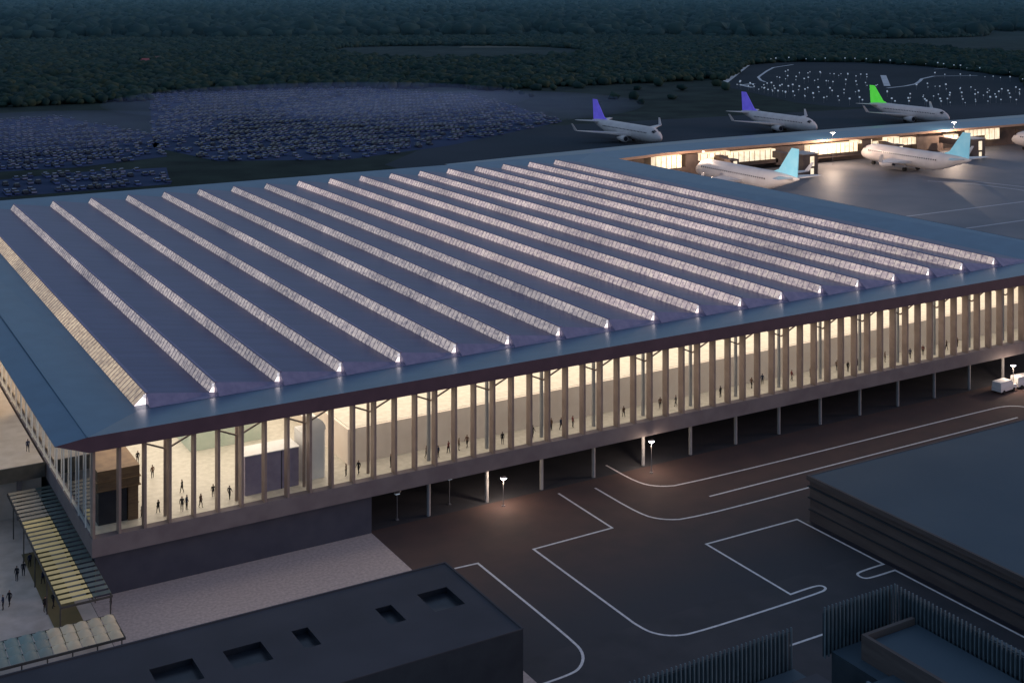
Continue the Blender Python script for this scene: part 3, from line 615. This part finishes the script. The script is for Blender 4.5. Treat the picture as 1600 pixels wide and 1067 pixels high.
# ------------------------------------------------------------------ planes
def airliner(loc, rz, tail, label, sc_=1.40, group='airliners parked at the pier'):
    e = empty('airliner', loc, rz); tag(e, label, 'airplane', group); e.scale = (sc_,)*3
    # fuselage along +Y nose at y=0, tail at -39
    st = [(0,.05,2.9),(-.4,.55,2.95),(-1.2,1.05,3.1),(-2.6,1.55,3.3),(-4.5,1.85,3.45),(-7,1.95,3.5),(-26,1.95,3.5),(-29,1.8,3.7),(-32,1.4,4.05),(-35,.95,4.4),(-37.5,.5,4.65),(-39,.15,4.8)]
    n = 20; V = []; F = []; MI = []
    for y, r, z in st:
        r *= 1.25; z = 3.55+(z-3.5)*1.3
        for k in range(n):
            a = 2*math.pi*k/n; V.append((r*math.sin(a), y, z+r*1.04*math.cos(a)))
    for i in range(len(st)-1):
        for k in range(n): F.append((i*n+k, i*n+(k+1)%n, (i+1)*n+(k+1)%n, (i+1)*n+k))
    F += [tuple(range(n)), tuple(range((len(st)-1)*n, len(st)*n))]
    b = MB(); b.raw(V, F)
    for s in (-1,1):
        for k in range(36):
            y = -5.2-k*.78
            if -30 < y: b.box(s*2.36-.03, y, 4.1, s*2.37+.03, y+.3, 4.45, 1)
    fu = b.build('fuselage', [M['plane'], M['pwin']], e)
    for p_ in fu.data.polygons: p_.use_smooth = p_.material_index == 0
    b = MB(); b.raw([(-.75,-1.9,4.78),(.75,-1.9,4.78),(1.3,-2.7,5.28),(-1.3,-2.7,5.28)], [(0,1,2,3)]); 
    for s in (-1,1): b.raw([(s*.95,-1.95,4.75),(s*1.4,-2.7,5.2),(s*1.85,-2.9,4.7),(s*1.5,-2.0,4.35)], [(0,1,2,3)])
    b.build('cockpit_window', M['pwin'], e, fix=False)
    def slab(pts, t0, t1):
        # pts: root le, root te, tip te, tip le (3D); thickness along up
        b = MB(); up = [t0,t0,t1,t1]
        v = [Vector(p)+Vector((0,0,h/2)) for p, h in zip(pts, up)] + [Vector(p)-Vector((0,0,h/2)) for p, h in zip(pts, up)]
        return b.raw(v, [(0,1,2,3),(7,6,5,4),(0,4,5,1),(1,5,6,2),(2,6,7,3),(3,7,4,0)])
    for s in (-1,1):
        w = slab([(s*1.6,-13.0,2.7),(s*1.6,-20.8,2.6),(s*17.0,-24.2,4.0),(s*17.0,-22.6,4.0)], .75, .12).build('wing', M['plane'], e)
        v = MB(); v.raw([(s*17,-22.6,4),(s*17,-24.2,4),(s*17.7,-25.2,6.3),(s*17.7,-24.4,6.3),(s*17.1,-22.6,3.95),(s*17.1,-24.2,3.95),(s*17.8,-25.2,6.3),(s*17.8,-24.4,6.3)], [(0,1,2,3),(7,6,5,4),(0,4,5,1),(1,5,6,2),(2,6,7,3),(3,7,4,0)]).build('winglet', M['plane'], w)
        g_ = MB(); g_.tube((s*5.0,-12.4,1.75),(s*5.0,-13.6,1.7),.98,1.08,n=14); g_.tube((s*5.0,-13.6,1.7),(s*5.0,-16.6,1.75),1.08,.62,n=14); g_.build('engine', M['plane'], w, smooth=False)
        i_ = MB(); i_.tube((s*5.0,-12.36,1.75),(s*5.0,-12.3,1.75),.82,.82,n=14); i_.tube((s*5,-16.61,1.75),(s*5,-17.3,1.75),.4,.2,n=10); i_.build('engine_intake', M['pwin'], w)
        slab([(s*.6,-33.0,5.2),(s*.6,-37.4,5.2),(s*7.2,-39.2,5.6),(s*7.2,-37.4,5.6)], .32, .1).build('tailplane', M['plane'], e)
    b = MB(); v = []
    for x, t in ((-.14,1),(.14,1)): v += [(x,-28.6,5.5),(x,-32.0,6.8),(x*.5,-36.4,12.4),(x*.5,-38.9,12.4),(x,-38.3,5.3)]
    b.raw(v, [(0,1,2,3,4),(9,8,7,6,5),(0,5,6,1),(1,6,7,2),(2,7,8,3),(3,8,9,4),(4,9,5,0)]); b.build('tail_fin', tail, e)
    for (x, y) in ((0,-4.6),(-2.6,-18.6),(2.6,-18.6)):
        b = MB(); b.tube((x,y,.5),(x,y,2.3),.14,n=6); g_ = b.build('landing_gear', M['metal'], e)
        b = MB(); b.tube((x-.45,y,.5),(x-.15,y,.5),.5,n=12); b.tube((x+.15,y,.5),(x+.45,y,.5),.5,n=12); b.build('wheel', M['tyre'], g_)
    return e
airliner((298.5,375.5,0), 0, M['cyan'], 'white airliner with cyan tail nearest the terminal roof')
airliner((385.5,378,0), 0, M['cyan'], 'white airliner with cyan tail in the middle of the near row')
airliner((476,377,0), 0, M['cyan'], 'white airliner cut by the right picture edge in the near row')
airliner((343.5,457,0), R(180), M['purple'], 'white airliner with purple tail beyond the pier, leftmost of the far row')
airliner((433,453.5,0), R(180), M['purple'], 'white airliner with purple tail beyond the pier, right neighbour of the leftmost')
airliner((521.5,451,0), R(180), M['green'], 'white airliner with bright green tail beyond the pier')

# ground vehicles
def van(loc, rz, label):
    e = empty('service_van', loc, rz); tag(e, label, 'van', 'white vans by the terminal road')
    b = MB(); b.prism([(-2.4,-.95),(2.4,-.95),(2.4,.95),(-2.4,.95)], .45, 1.15)
    b.raw([(-2.35,-.9,1.15),(1.7,-.9,1.15),(1.7,.9,1.15),(-2.35,.9,1.15),(-2.3,-.82,2.1),(.9,-.82,2.1),(.9,.82,2.1),(-2.3,.82,2.1)], [(4,5,6,7),(0,1,5,4),(1,2,6,5),(2,3,7,6),(3,0,4,7)])
    b.build('body', M['white'], e)
    b = MB(); b.raw([(1.62,-.75,1.22),(1.62,.75,1.22),(1.0,.7,2.02),(1.0,-.7,2.02)],[(0,1,2,3)]); b.v = [(x+.06,y,z+.04) for x,y,z in b.v]; b.build('windscreen', M['pwin'], e, fix=False)
    for x in (-1.5,1.5):
        for y in (-.9,.9):
            b = MB(); b.tube((x,y-.12,.36),(x,y+.12,.36),.36,n=12); b.build('wheel', M['tyre'], e)
van((190.6,152.6,0), .1, 'white van at the right end of the terminal road, leftmost of three')
van((196.0,152.8,0), -.05, 'white van at the right end of the terminal road, middle of three')
van((201.8,153.0,0), .05, 'white van at the right end of the terminal road, cut by the picture edge')

# ------------------------------------------------------------------ parking lots beyond the terminal
def inside(x, y, P):
    c = False; n = len(P)
    for i in range(n):
        x1,y1 = P[i]; x2,y2 = P[(i+1)%n]
        if (y1 > y) != (y2 > y) and x < (x2-x1)*(y-y1)/(y2-y1)+x1: c = not c
    return c
lots = [[(219,850),(300,842),(357,825),(400,740),(386,661),(364,570),(264,510),(207,491),(160,514),(149,572)],
        [(60,730),(107,722),(138,732),(161,616),(146,538),(106,524),(50,530)],
        [(50,499),(101,511),(137,506),(127,463),(50,464)]]
M['lot'] = mat('lot_asphalt', (.030,.050,.100), .95, spec=.08, col2=(.046,.070,.135), scale=.02, detail=8)
for P in lots: sheet('car_park', P, -.01, M['lot'])
LM = MB()
cars = []
for li, P in enumerate(lots):
    ys_ = [p[1] for p in P]; xs_ = [p[0] for p in P]; y = min(ys_)+4
    while y < max(ys_):
        for dy in (0, 5.2):
            x = min(xs_)
            while x < max(xs_):
                ed = min(1, max(0, sum(inside(x+a_*22+random.uniform(-8,8), y+b_*22, P) for a_, b_ in ((1,0),(-1,0),(0,1),(0,-1)))/4-.15))
                dens = .72+.28*(.5+.5*math.sin(x*.03+y*.011)*math.sin(y*.05-x*.012))
                if inside(x, y+dy, P) and random.random() < dens*(.25+.75*ed):
                    cars.append((x+random.uniform(-.15,.15), y+dy+random.uniform(-.2,.2), dy))
                x += 2.75
        y += 17.5
def car_geo():
    b = MB(); L_, W = 2.2, .88
    b.raw([(-W,-L_,.3),(W,-L_,.3),(W,L_,.3),(-W,L_,.3),(-W,-L_,.85),(W,-L_,.85),(W,L_,.75),(-W,L_,.75)], [(0,3,2,1),(4,5,6,7),(0,1,5,4),(1,2,6,5),(2,3,7,6),(3,0,4,7)], 0)
    b.raw([(-W,-1.9,.85),(W,-1.9,.85),(W,1.0,.82),(-W,1.0,.82),(-.7,-1.4,1.42),(.7,-1.4,1.42),(.7,.25,1.42),(-.7,.25,1.42)], [(0,1,5,4),(1,2,6,5),(2,3,7,6),(3,0,4,7)], 1)
    b.raw([(-.7,-1.4,1.43),(.7,-1.4,1.43),(.7,.25,1.43),(-.7,.25,1.43)], [(0,1,2,3)], 0)
    return b
def wheels(b):
    for x in (-.8,.8):
        for y in (-1.35,1.35): b.tube((x-.1,y,.32),(x+.1,y,.32),.32,n=8,m=2)
    return b
cc = [('pale grey',(.20,.23,.36)),('dark blue',(.05,.08,.20)),('black',(.03,.04,.07)),('blue',(.08,.13,.32)),('silver',(.14,.17,.29))]
CMs = [mat('car_'+n.replace(' ','_'), c, .35, spec=.5) for n, c in cc]
M['cglass'] = mat('car_glass', (.02,.025,.03), .15)
protos = [wheels(car_geo()).build('parked_car', [m, M['cglass'], M['tyre']]) for m in CMs]
cmesh = [p.data for p in protos]
for p in protos: bpy.data.objects.remove(p)
cars.sort(key=lambda c: c[0]**2+c[1]**2)
for i, (x, y, dy) in enumerate(cars[:300]):
    k = random.choice([0,1,1,2,3,3,4]); o = bpy.data.objects.new('parked_car', cmesh[k]); COL.objects.link(o)
    o.location = (x, y, 0); o.rotation_euler = (0,0,random.choice((0,math.pi)))
    tag(o, '%s car among the nearest rows parked in the fields behind the terminal' % cc[k][0], 'car', '%s cars in the nearest rows of the car parks' % cc[k][0])
g0 = car_geo(); gv = np.array(g0.v); gf = g0.f; gm = np.array(g0.m)
rest = np.array(cars[300:]); n = len(rest); nv = len(gv)
V = (gv[None] + np.stack([rest[:,0], rest[:,1], np.zeros(n)],1)[:,None]).reshape(-1,3)
colr = rng.choice([0,1,1,2,3,3,4], n)
F = []; MI = []
for i in range(n):
    for q, mm in zip(gf, gm): F.append(tuple(j+i*nv for j in q)); MI.append(5 if mm == 1 else int(colr[i]))
me = bpy.data.meshes.new('parked_cars'); me.from_pydata(V.tolist(), [], F)
for m in CMs+[M['cglass']]: me.materials.append(m)
me.polygons.foreach_set('material_index', MI); o = bpy.data.objects.new('parked_cars', me); COL.objects.link(o)
tag(o, 'dense rows of parked cars filling the farther part of the car parks', 'parked cars', kind='stuff')
print('cars', len(cars))

# ------------------------------------------------------------------ lit loop roads at far right
M['loop'] = mat('loop_asphalt', (.022,.038,.050), .95, col2=(.030,.046,.060), scale=.02, spec=.08)
loopP = [(590,715),(760,884),(829,899),(873,862),(886,790),(841,655),(668,520),(597,533),(549,552),(545,590)]
sheet('loop_field', loopP, -.012, M['loop'])
b = MB(); stroke(b, [(590,715),(760,884)], 5, .01); stroke(b, [(640,724),(648,738),(668,764),(688,783),(722,815),(757,846),(800,868)], 2.0, .01); stroke(b,[(598,690),(606,712),(622,716)],3.5,.01)
stroke(b, [(676,639),(700,645),(722,655),(745,672),(765,688),(795,703),(830,690)], 2.4, .01); stroke(b, [(768,730),(690,652)], 4.5, .01)
stroke(b, [(860,760),(886,765),(870,690),(841,600)], 1.2, .01)
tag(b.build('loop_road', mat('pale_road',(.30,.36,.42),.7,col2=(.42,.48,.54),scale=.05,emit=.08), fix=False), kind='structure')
pts = []
def along(P, step):
    out = []; P = [Vector(p) for p in P]; acc = 0
    for a, c in zip(P, P[1:]):
        L_ = (c-a).length; t = acc
        while t < L_: out.append(tuple(a+(c-a)*t/L_)); t += step
        acc = t-L_
    return out
for row in [[(769, 890), (829, 899), (873, 862), (886, 790), (847, 660)], [(650, 722), (655, 671), (661, 629)], [(595, 674), (591, 629), (602, 600), (627, 585)], [(585, 692), (558, 605), (561, 559), (591, 527), (657, 512)], [(781, 690), (800, 664), (798, 621)], [(684, 621), (686, 584), (714, 556)], [(613, 562), (644, 549), (694, 541)], [(697, 763), (713, 730), (714, 692)]]:
    pts += along(row, 9.0)
    if row[0][0] < 765: pts += along([(p[0]*1.012+3, p[1]*1.012+2) for p in row], 9.0)
b = MB(); b.tube((0,0,0),(0,0,4.2),.09,.07,n=5); b.raw([(-.45,-.45,4.2),(.45,-.45,4.2),(.45,.45,4.2),(-.45,.45,4.2),(-.4,-.4,5.2),(.4,-.4,5.2),(.4,.4,5.2),(-.4,.4,5.2)], [(0,3,2,1),(4,5,6,7),(0,1,5,4),(1,2,6,5),(2,3,7,6),(3,0,4,7)], 1)
lp = b.build('street_lamp', [M['metal'], M['dot']]); lm = lp.data; bpy.data.objects.remove(lp)
random.shuffle(pts)
for (x, y) in pts[:290]:
    o = bpy.data.objects.new('street_lamp', lm); COL.objects.link(o); o.location = (x+random.uniform(-1.8,1.8), y+random.uniform(-1.8,1.8), 0); o.scale = [random.uniform(.45,.9)]*3
    tag(o, 'small pale street lamp on the looping roads far beyond the planes', 'street lamp', 'street lamps of the far loop roads')
print('lamps', len(pts))

# ------------------------------------------------------------------ woodland (stuff) as clumps of foliage
def ico():
    t = (1+5**.5)/2
    v = np.array([(-1,t,0),(1,t,0),(-1,-t,0),(1,-t,0),(0,-1,t),(0,1,t),(0,-1,-t),(0,1,-t),(t,0,-1),(t,0,1),(-t,0,-1),(-t,0,1)],float); v /= np.linalg.norm(v[0])
    f = np.array([(0,11,5),(0,5,1),(0,1,7),(0,7,10),(0,10,11),(1,5,9),(5,11,4),(11,10,2),(10,7,6),(7,1,8),(3,9,4),(3,4,2),(3,2,6),(3,6,8),(3,8,9),(4,9,5),(2,4,11),(6,2,10),(8,6,7),(9,8,1)])
    return v, f
def noise2(x, y, s, seed):
    r = np.random.default_rng(seed); out = np.zeros_like(x)
    for k in range(5):
        a = r.uniform(0, 6.28); ph = r.uniform(0, 6.28, 2); w = s*r.uniform(.6,1.8)
        out += np.sin((x*np.cos(a)+y*np.sin(a))*w+ph[0])*np.sin((-x*np.sin(a)+y*np.cos(a))*w*.8+ph[1])
    return out/5
def forest(name, n, r0, r1, size, mats, label, avoid=True, seedv=1):
    g_ = np.random.default_rng(seedv)
    ang = YAW + g_.uniform(-.50, .52, n)
    r = np.sqrt(g_.uniform(r0**2, r1**2, n))
    x = r*np.sin(ang); y = r*np.cos(ang)
    keep = noise2(x, y, .006, 5) > -.22
    if avoid:
        bad = np.zeros(n, bool)
        for P in lots+[loopP, [(140,140),(700,100),(1100,440),(1100,510),(560,640),(400,600),(330,545),(40,520),(30,100)]]:
            P2 = P
            c = np.zeros(n, bool); m_ = len(P2)
            for i in range(m_):
                x1,y1 = P2[i]; x2,y2 = P2[(i+1)%m_]
                if y1 == y2: continue
                c ^= ((y1 > y) != (y2 > y)) & (x < (x2-x1)*(y-y1)/(y2-y1)+x1)
            bad |= c
        keep &= ~bad
        # a cleared margin round the car parks
        keep &= ~((y < 800) & (x < 420) & (g_.random(n) > .0))
        keep &= ~((y < 760) & (x >= 380) & (x < 640) & (g_.random(n) > .02))
    x = x[keep]; y = y[keep]; n = len(x)
    v, f = ico(); nv = len(v)
    s = size*g_.uniform(.5, 1.25, n); h = s*g_.uniform(.55, .95, n)
    V = v[None]*g_.uniform(.6, 1.25, (n, nv, 1))
    V = V*np.stack([s, s*g_.uniform(.8,1.3,n), h], 1)[:, None]
    V = V + np.stack([x, y, h*.7], 1)[:, None]
    F = (f[None] + (np.arange(n)*nv)[:, None, None]).reshape(-1, 3)
    me = bpy.data.meshes.new(name)
    me.vertices.add(n*nv); me.vertices.foreach_set('co', V.reshape(-1))
    me.loops.add(len(F)*3); me.loops.foreach_set('vertex_index', F.reshape(-1).astype(np.int32))
    me.polygons.add(len(F)); me.polygons.foreach_set('loop_start', np.arange(0, len(F)*3, 3, dtype=np.int32)); 
    for m in mats: me.materials.append(m)
    mi = np.repeat(g_.integers(0, len(mats), n), 20).astype(np.int32)
    me.update(calc_edges=True)
    me.polygons.foreach_set('material_index', mi)
    o = bpy.data.objects.new(name, me); COL.objects.link(o)
    tag(o, label, 'woodland', kind='stuff'); print(name, n)
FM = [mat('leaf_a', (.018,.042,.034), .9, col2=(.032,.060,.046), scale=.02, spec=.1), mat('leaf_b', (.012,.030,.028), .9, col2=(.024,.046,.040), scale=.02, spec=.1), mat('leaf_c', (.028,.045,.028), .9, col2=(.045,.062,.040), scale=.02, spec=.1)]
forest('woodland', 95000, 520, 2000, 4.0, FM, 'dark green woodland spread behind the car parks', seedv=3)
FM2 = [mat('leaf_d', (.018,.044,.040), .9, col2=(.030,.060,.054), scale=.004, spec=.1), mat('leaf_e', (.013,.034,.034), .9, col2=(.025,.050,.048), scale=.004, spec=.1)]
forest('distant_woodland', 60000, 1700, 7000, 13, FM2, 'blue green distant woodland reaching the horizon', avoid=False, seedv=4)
# long pale fields between the woods
b = MB()
for (r_, a_, w_, d_) in [(2900,-.30,90,60),(3000,-.265,60,70),(2350,-.12,60,50),(2500,.03,70,50),(3600,.12,90,80),(1500,.02,90,40),(1650,-.2,60,50),(1900,.22,90,60)]:
    a = YAW + a_; cx, cy = r_*math.sin(a), r_*math.cos(a); ux, uy = math.cos(a), -math.sin(a); vx, vy = math.sin(a), math.cos(a)
    b.poly([(cx+ux*p*w_+vx*q*d_, cy+uy*p*w_+vy*q*d_, 0.05) for p, q in ((-1,-1),(1.1,-.8),(.9,1),(-.95,.9))])
tag(b.build('meadow', mat('meadow_grass', (.06,.075,.06), .9, col2=(.10,.12,.10), scale=.02), fix=False), kind='structure')
e = empty('farmhouse', (310,1179,0), .3); e.scale = (.6,.6,.6); tag(e, 'tiny white farmhouse with a red barn far out in the dark woods', 'house')
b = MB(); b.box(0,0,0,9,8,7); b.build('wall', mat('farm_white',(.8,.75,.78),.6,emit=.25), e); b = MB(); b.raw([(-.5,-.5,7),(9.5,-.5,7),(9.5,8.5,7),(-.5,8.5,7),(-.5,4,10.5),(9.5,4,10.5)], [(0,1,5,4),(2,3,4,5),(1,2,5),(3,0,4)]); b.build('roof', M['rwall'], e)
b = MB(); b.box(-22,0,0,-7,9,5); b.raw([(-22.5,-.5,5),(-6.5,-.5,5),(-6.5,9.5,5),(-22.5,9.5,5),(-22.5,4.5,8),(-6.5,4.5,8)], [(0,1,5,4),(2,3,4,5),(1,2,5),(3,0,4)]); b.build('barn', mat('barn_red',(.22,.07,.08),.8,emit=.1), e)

def haze_tone(m, c, d0=500, d1=6500, s_=1.0):
    # aerial haze painted into wood and ground colour, bluer green with distance
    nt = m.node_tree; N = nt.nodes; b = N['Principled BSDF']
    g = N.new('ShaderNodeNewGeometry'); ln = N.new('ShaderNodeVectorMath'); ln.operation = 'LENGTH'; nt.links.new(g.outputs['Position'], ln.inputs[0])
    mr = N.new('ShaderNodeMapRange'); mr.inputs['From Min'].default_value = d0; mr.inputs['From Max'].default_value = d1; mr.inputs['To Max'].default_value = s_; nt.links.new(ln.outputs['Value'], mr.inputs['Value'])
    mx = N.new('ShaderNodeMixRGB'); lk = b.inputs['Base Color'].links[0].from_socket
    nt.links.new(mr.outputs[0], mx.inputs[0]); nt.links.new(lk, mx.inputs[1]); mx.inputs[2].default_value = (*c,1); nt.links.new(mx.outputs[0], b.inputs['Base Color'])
for m_ in FM+FM2+[M['ground']]: haze_tone(m_, (.035,.105,.125))
hz = bpy.data.materials.new('haze_air'); hz.use_nodes = True; nt = hz.node_tree; N = nt.nodes
for n_ in list(N): N.remove(n_)
ho = N.new('ShaderNodeOutputMaterial'); hv = N.new('ShaderNodeVolumeScatter'); hv.inputs['Color'].default_value = (.38,.74,.92,1); hv.inputs['Density'].default_value = 5e-5; nt.links.new(hv.outputs[0], ho.inputs['Volume'])
b = MB(); b.box(-3000,880,.5,9000,9000,130); tag(b.build('haze', hz), 'thin blue green evening haze lying over the distant woods', 'haze', kind='stuff')
mz = bpy.data.materials.new('mist_air'); mz.use_nodes = True; nt = mz.node_tree; N = nt.nodes
for n_ in list(N): N.remove(n_)
ho = N.new('ShaderNodeOutputMaterial'); hv = N.new('ShaderNodeVolumeScatter'); hv.inputs['Color'].default_value = (.38,.52,1,1); hv.inputs['Density'].default_value = 3.2e-3; nt.links.new(hv.outputs[0], ho.inputs['Volume'])
for (x, y, rx, ry, rz_, lb) in [(290,720,130,110,4.5,'faint blue mist over the far middle of the large car park'),(340,640,110,90,4,'faint blue mist over the right end of the large car park'),(110,640,90,80,4,'faint blue mist over the left car park')]:
    me = bpy.data.meshes.new('mist_patch'); bm = bmesh.new(); bmesh.ops.create_icosphere(bm, subdivisions=4, radius=1); bm.to_mesh(me); bm.free(); me.materials.append(mz)
    o = bpy.data.objects.new('mist_patch', me); COL.objects.link(o); o.location = (x,y,rz_*.9); o.scale = (rx,ry,rz_); tag(o, lb, 'mist', kind='stuff')
# ------------------------------------------------------------------ world, sun, camera
w = bpy.data.worlds.new('World'); sc.world = w; w.use_nodes = True
nt = w.node_tree; N = nt.nodes; bg = N['Background']
sk = N.new('ShaderNodeTexSky'); sk.sky_type = 'NISHITA'; sk.sun_disc = False
EL, AZ = R(5), R(115)     # sun low to the right of the view
sk.sun_elevation = EL; sk.sun_rotation = AZ; sk.altitude = 100; sk.air_density = 1.2; sk.dust_density = 1.5; sk.ozone_density = 3
mul = N.new('ShaderNodeMixRGB'); mul.blend_type = 'MULTIPLY'; mul.inputs[0].default_value = 1; mul.inputs[2].default_value = (.80,.86,1.12,1)
nt.links.new(sk.outputs[0], mul.inputs[1]); nt.links.new(mul.outputs[0], bg.inputs['Color'])
bg.inputs['Strength'].default_value = .10
b2_ = N.new('ShaderNodeBackground'); b2_.inputs['Color'].default_value = (.60,.76,1.0,1); b2_.inputs['Strength'].default_value = .235
ad = N.new('ShaderNodeAddShader'); nt.links.new(bg.outputs[0], ad.inputs[0]); nt.links.new(b2_.outputs[0], ad.inputs[1]); nt.links.new(ad.outputs[0], N['World Output'].inputs[0])
L = bpy.data.lights.new('sun', 'SUN'); L.energy = .6; L.angle = R(14); L.color = (1,.62,.58)
so = bpy.data.objects.new('sun', L); COL.objects.link(so)
d = Vector((math.sin(AZ)*math.cos(EL+R(6)), math.cos(AZ)*math.cos(EL+R(6)), math.sin(EL+R(6))))   # direction to the sun
so.rotation_euler = (-d).to_track_quat('-Z', 'Y').to_euler()
cam = bpy.data.cameras.new('camera'); co = bpy.data.objects.new('camera', cam); COL.objects.link(co)
co.location = CAM; co.rotation_euler = (R(90), 0, -YAW)
cam.sensor_width = 36; cam.lens = 1998.47/1600*36; cam.shift_y = -(533.5+24.34)/1600
cam.clip_start = 1; cam.clip_end = 200000
sc.camera = co
sc.view_settings.view_transform = 'Standard'; sc.view_settings.look = 'None'; sc.view_settings.exposure = 0
sc.cycles.use_denoising = True
sc.cycles.max_bounces = 5; sc.cycles.diffuse_bounces = 3; sc.cycles.transparent_max_bounces = 8; sc.cycles.sample_clamp_indirect = 4
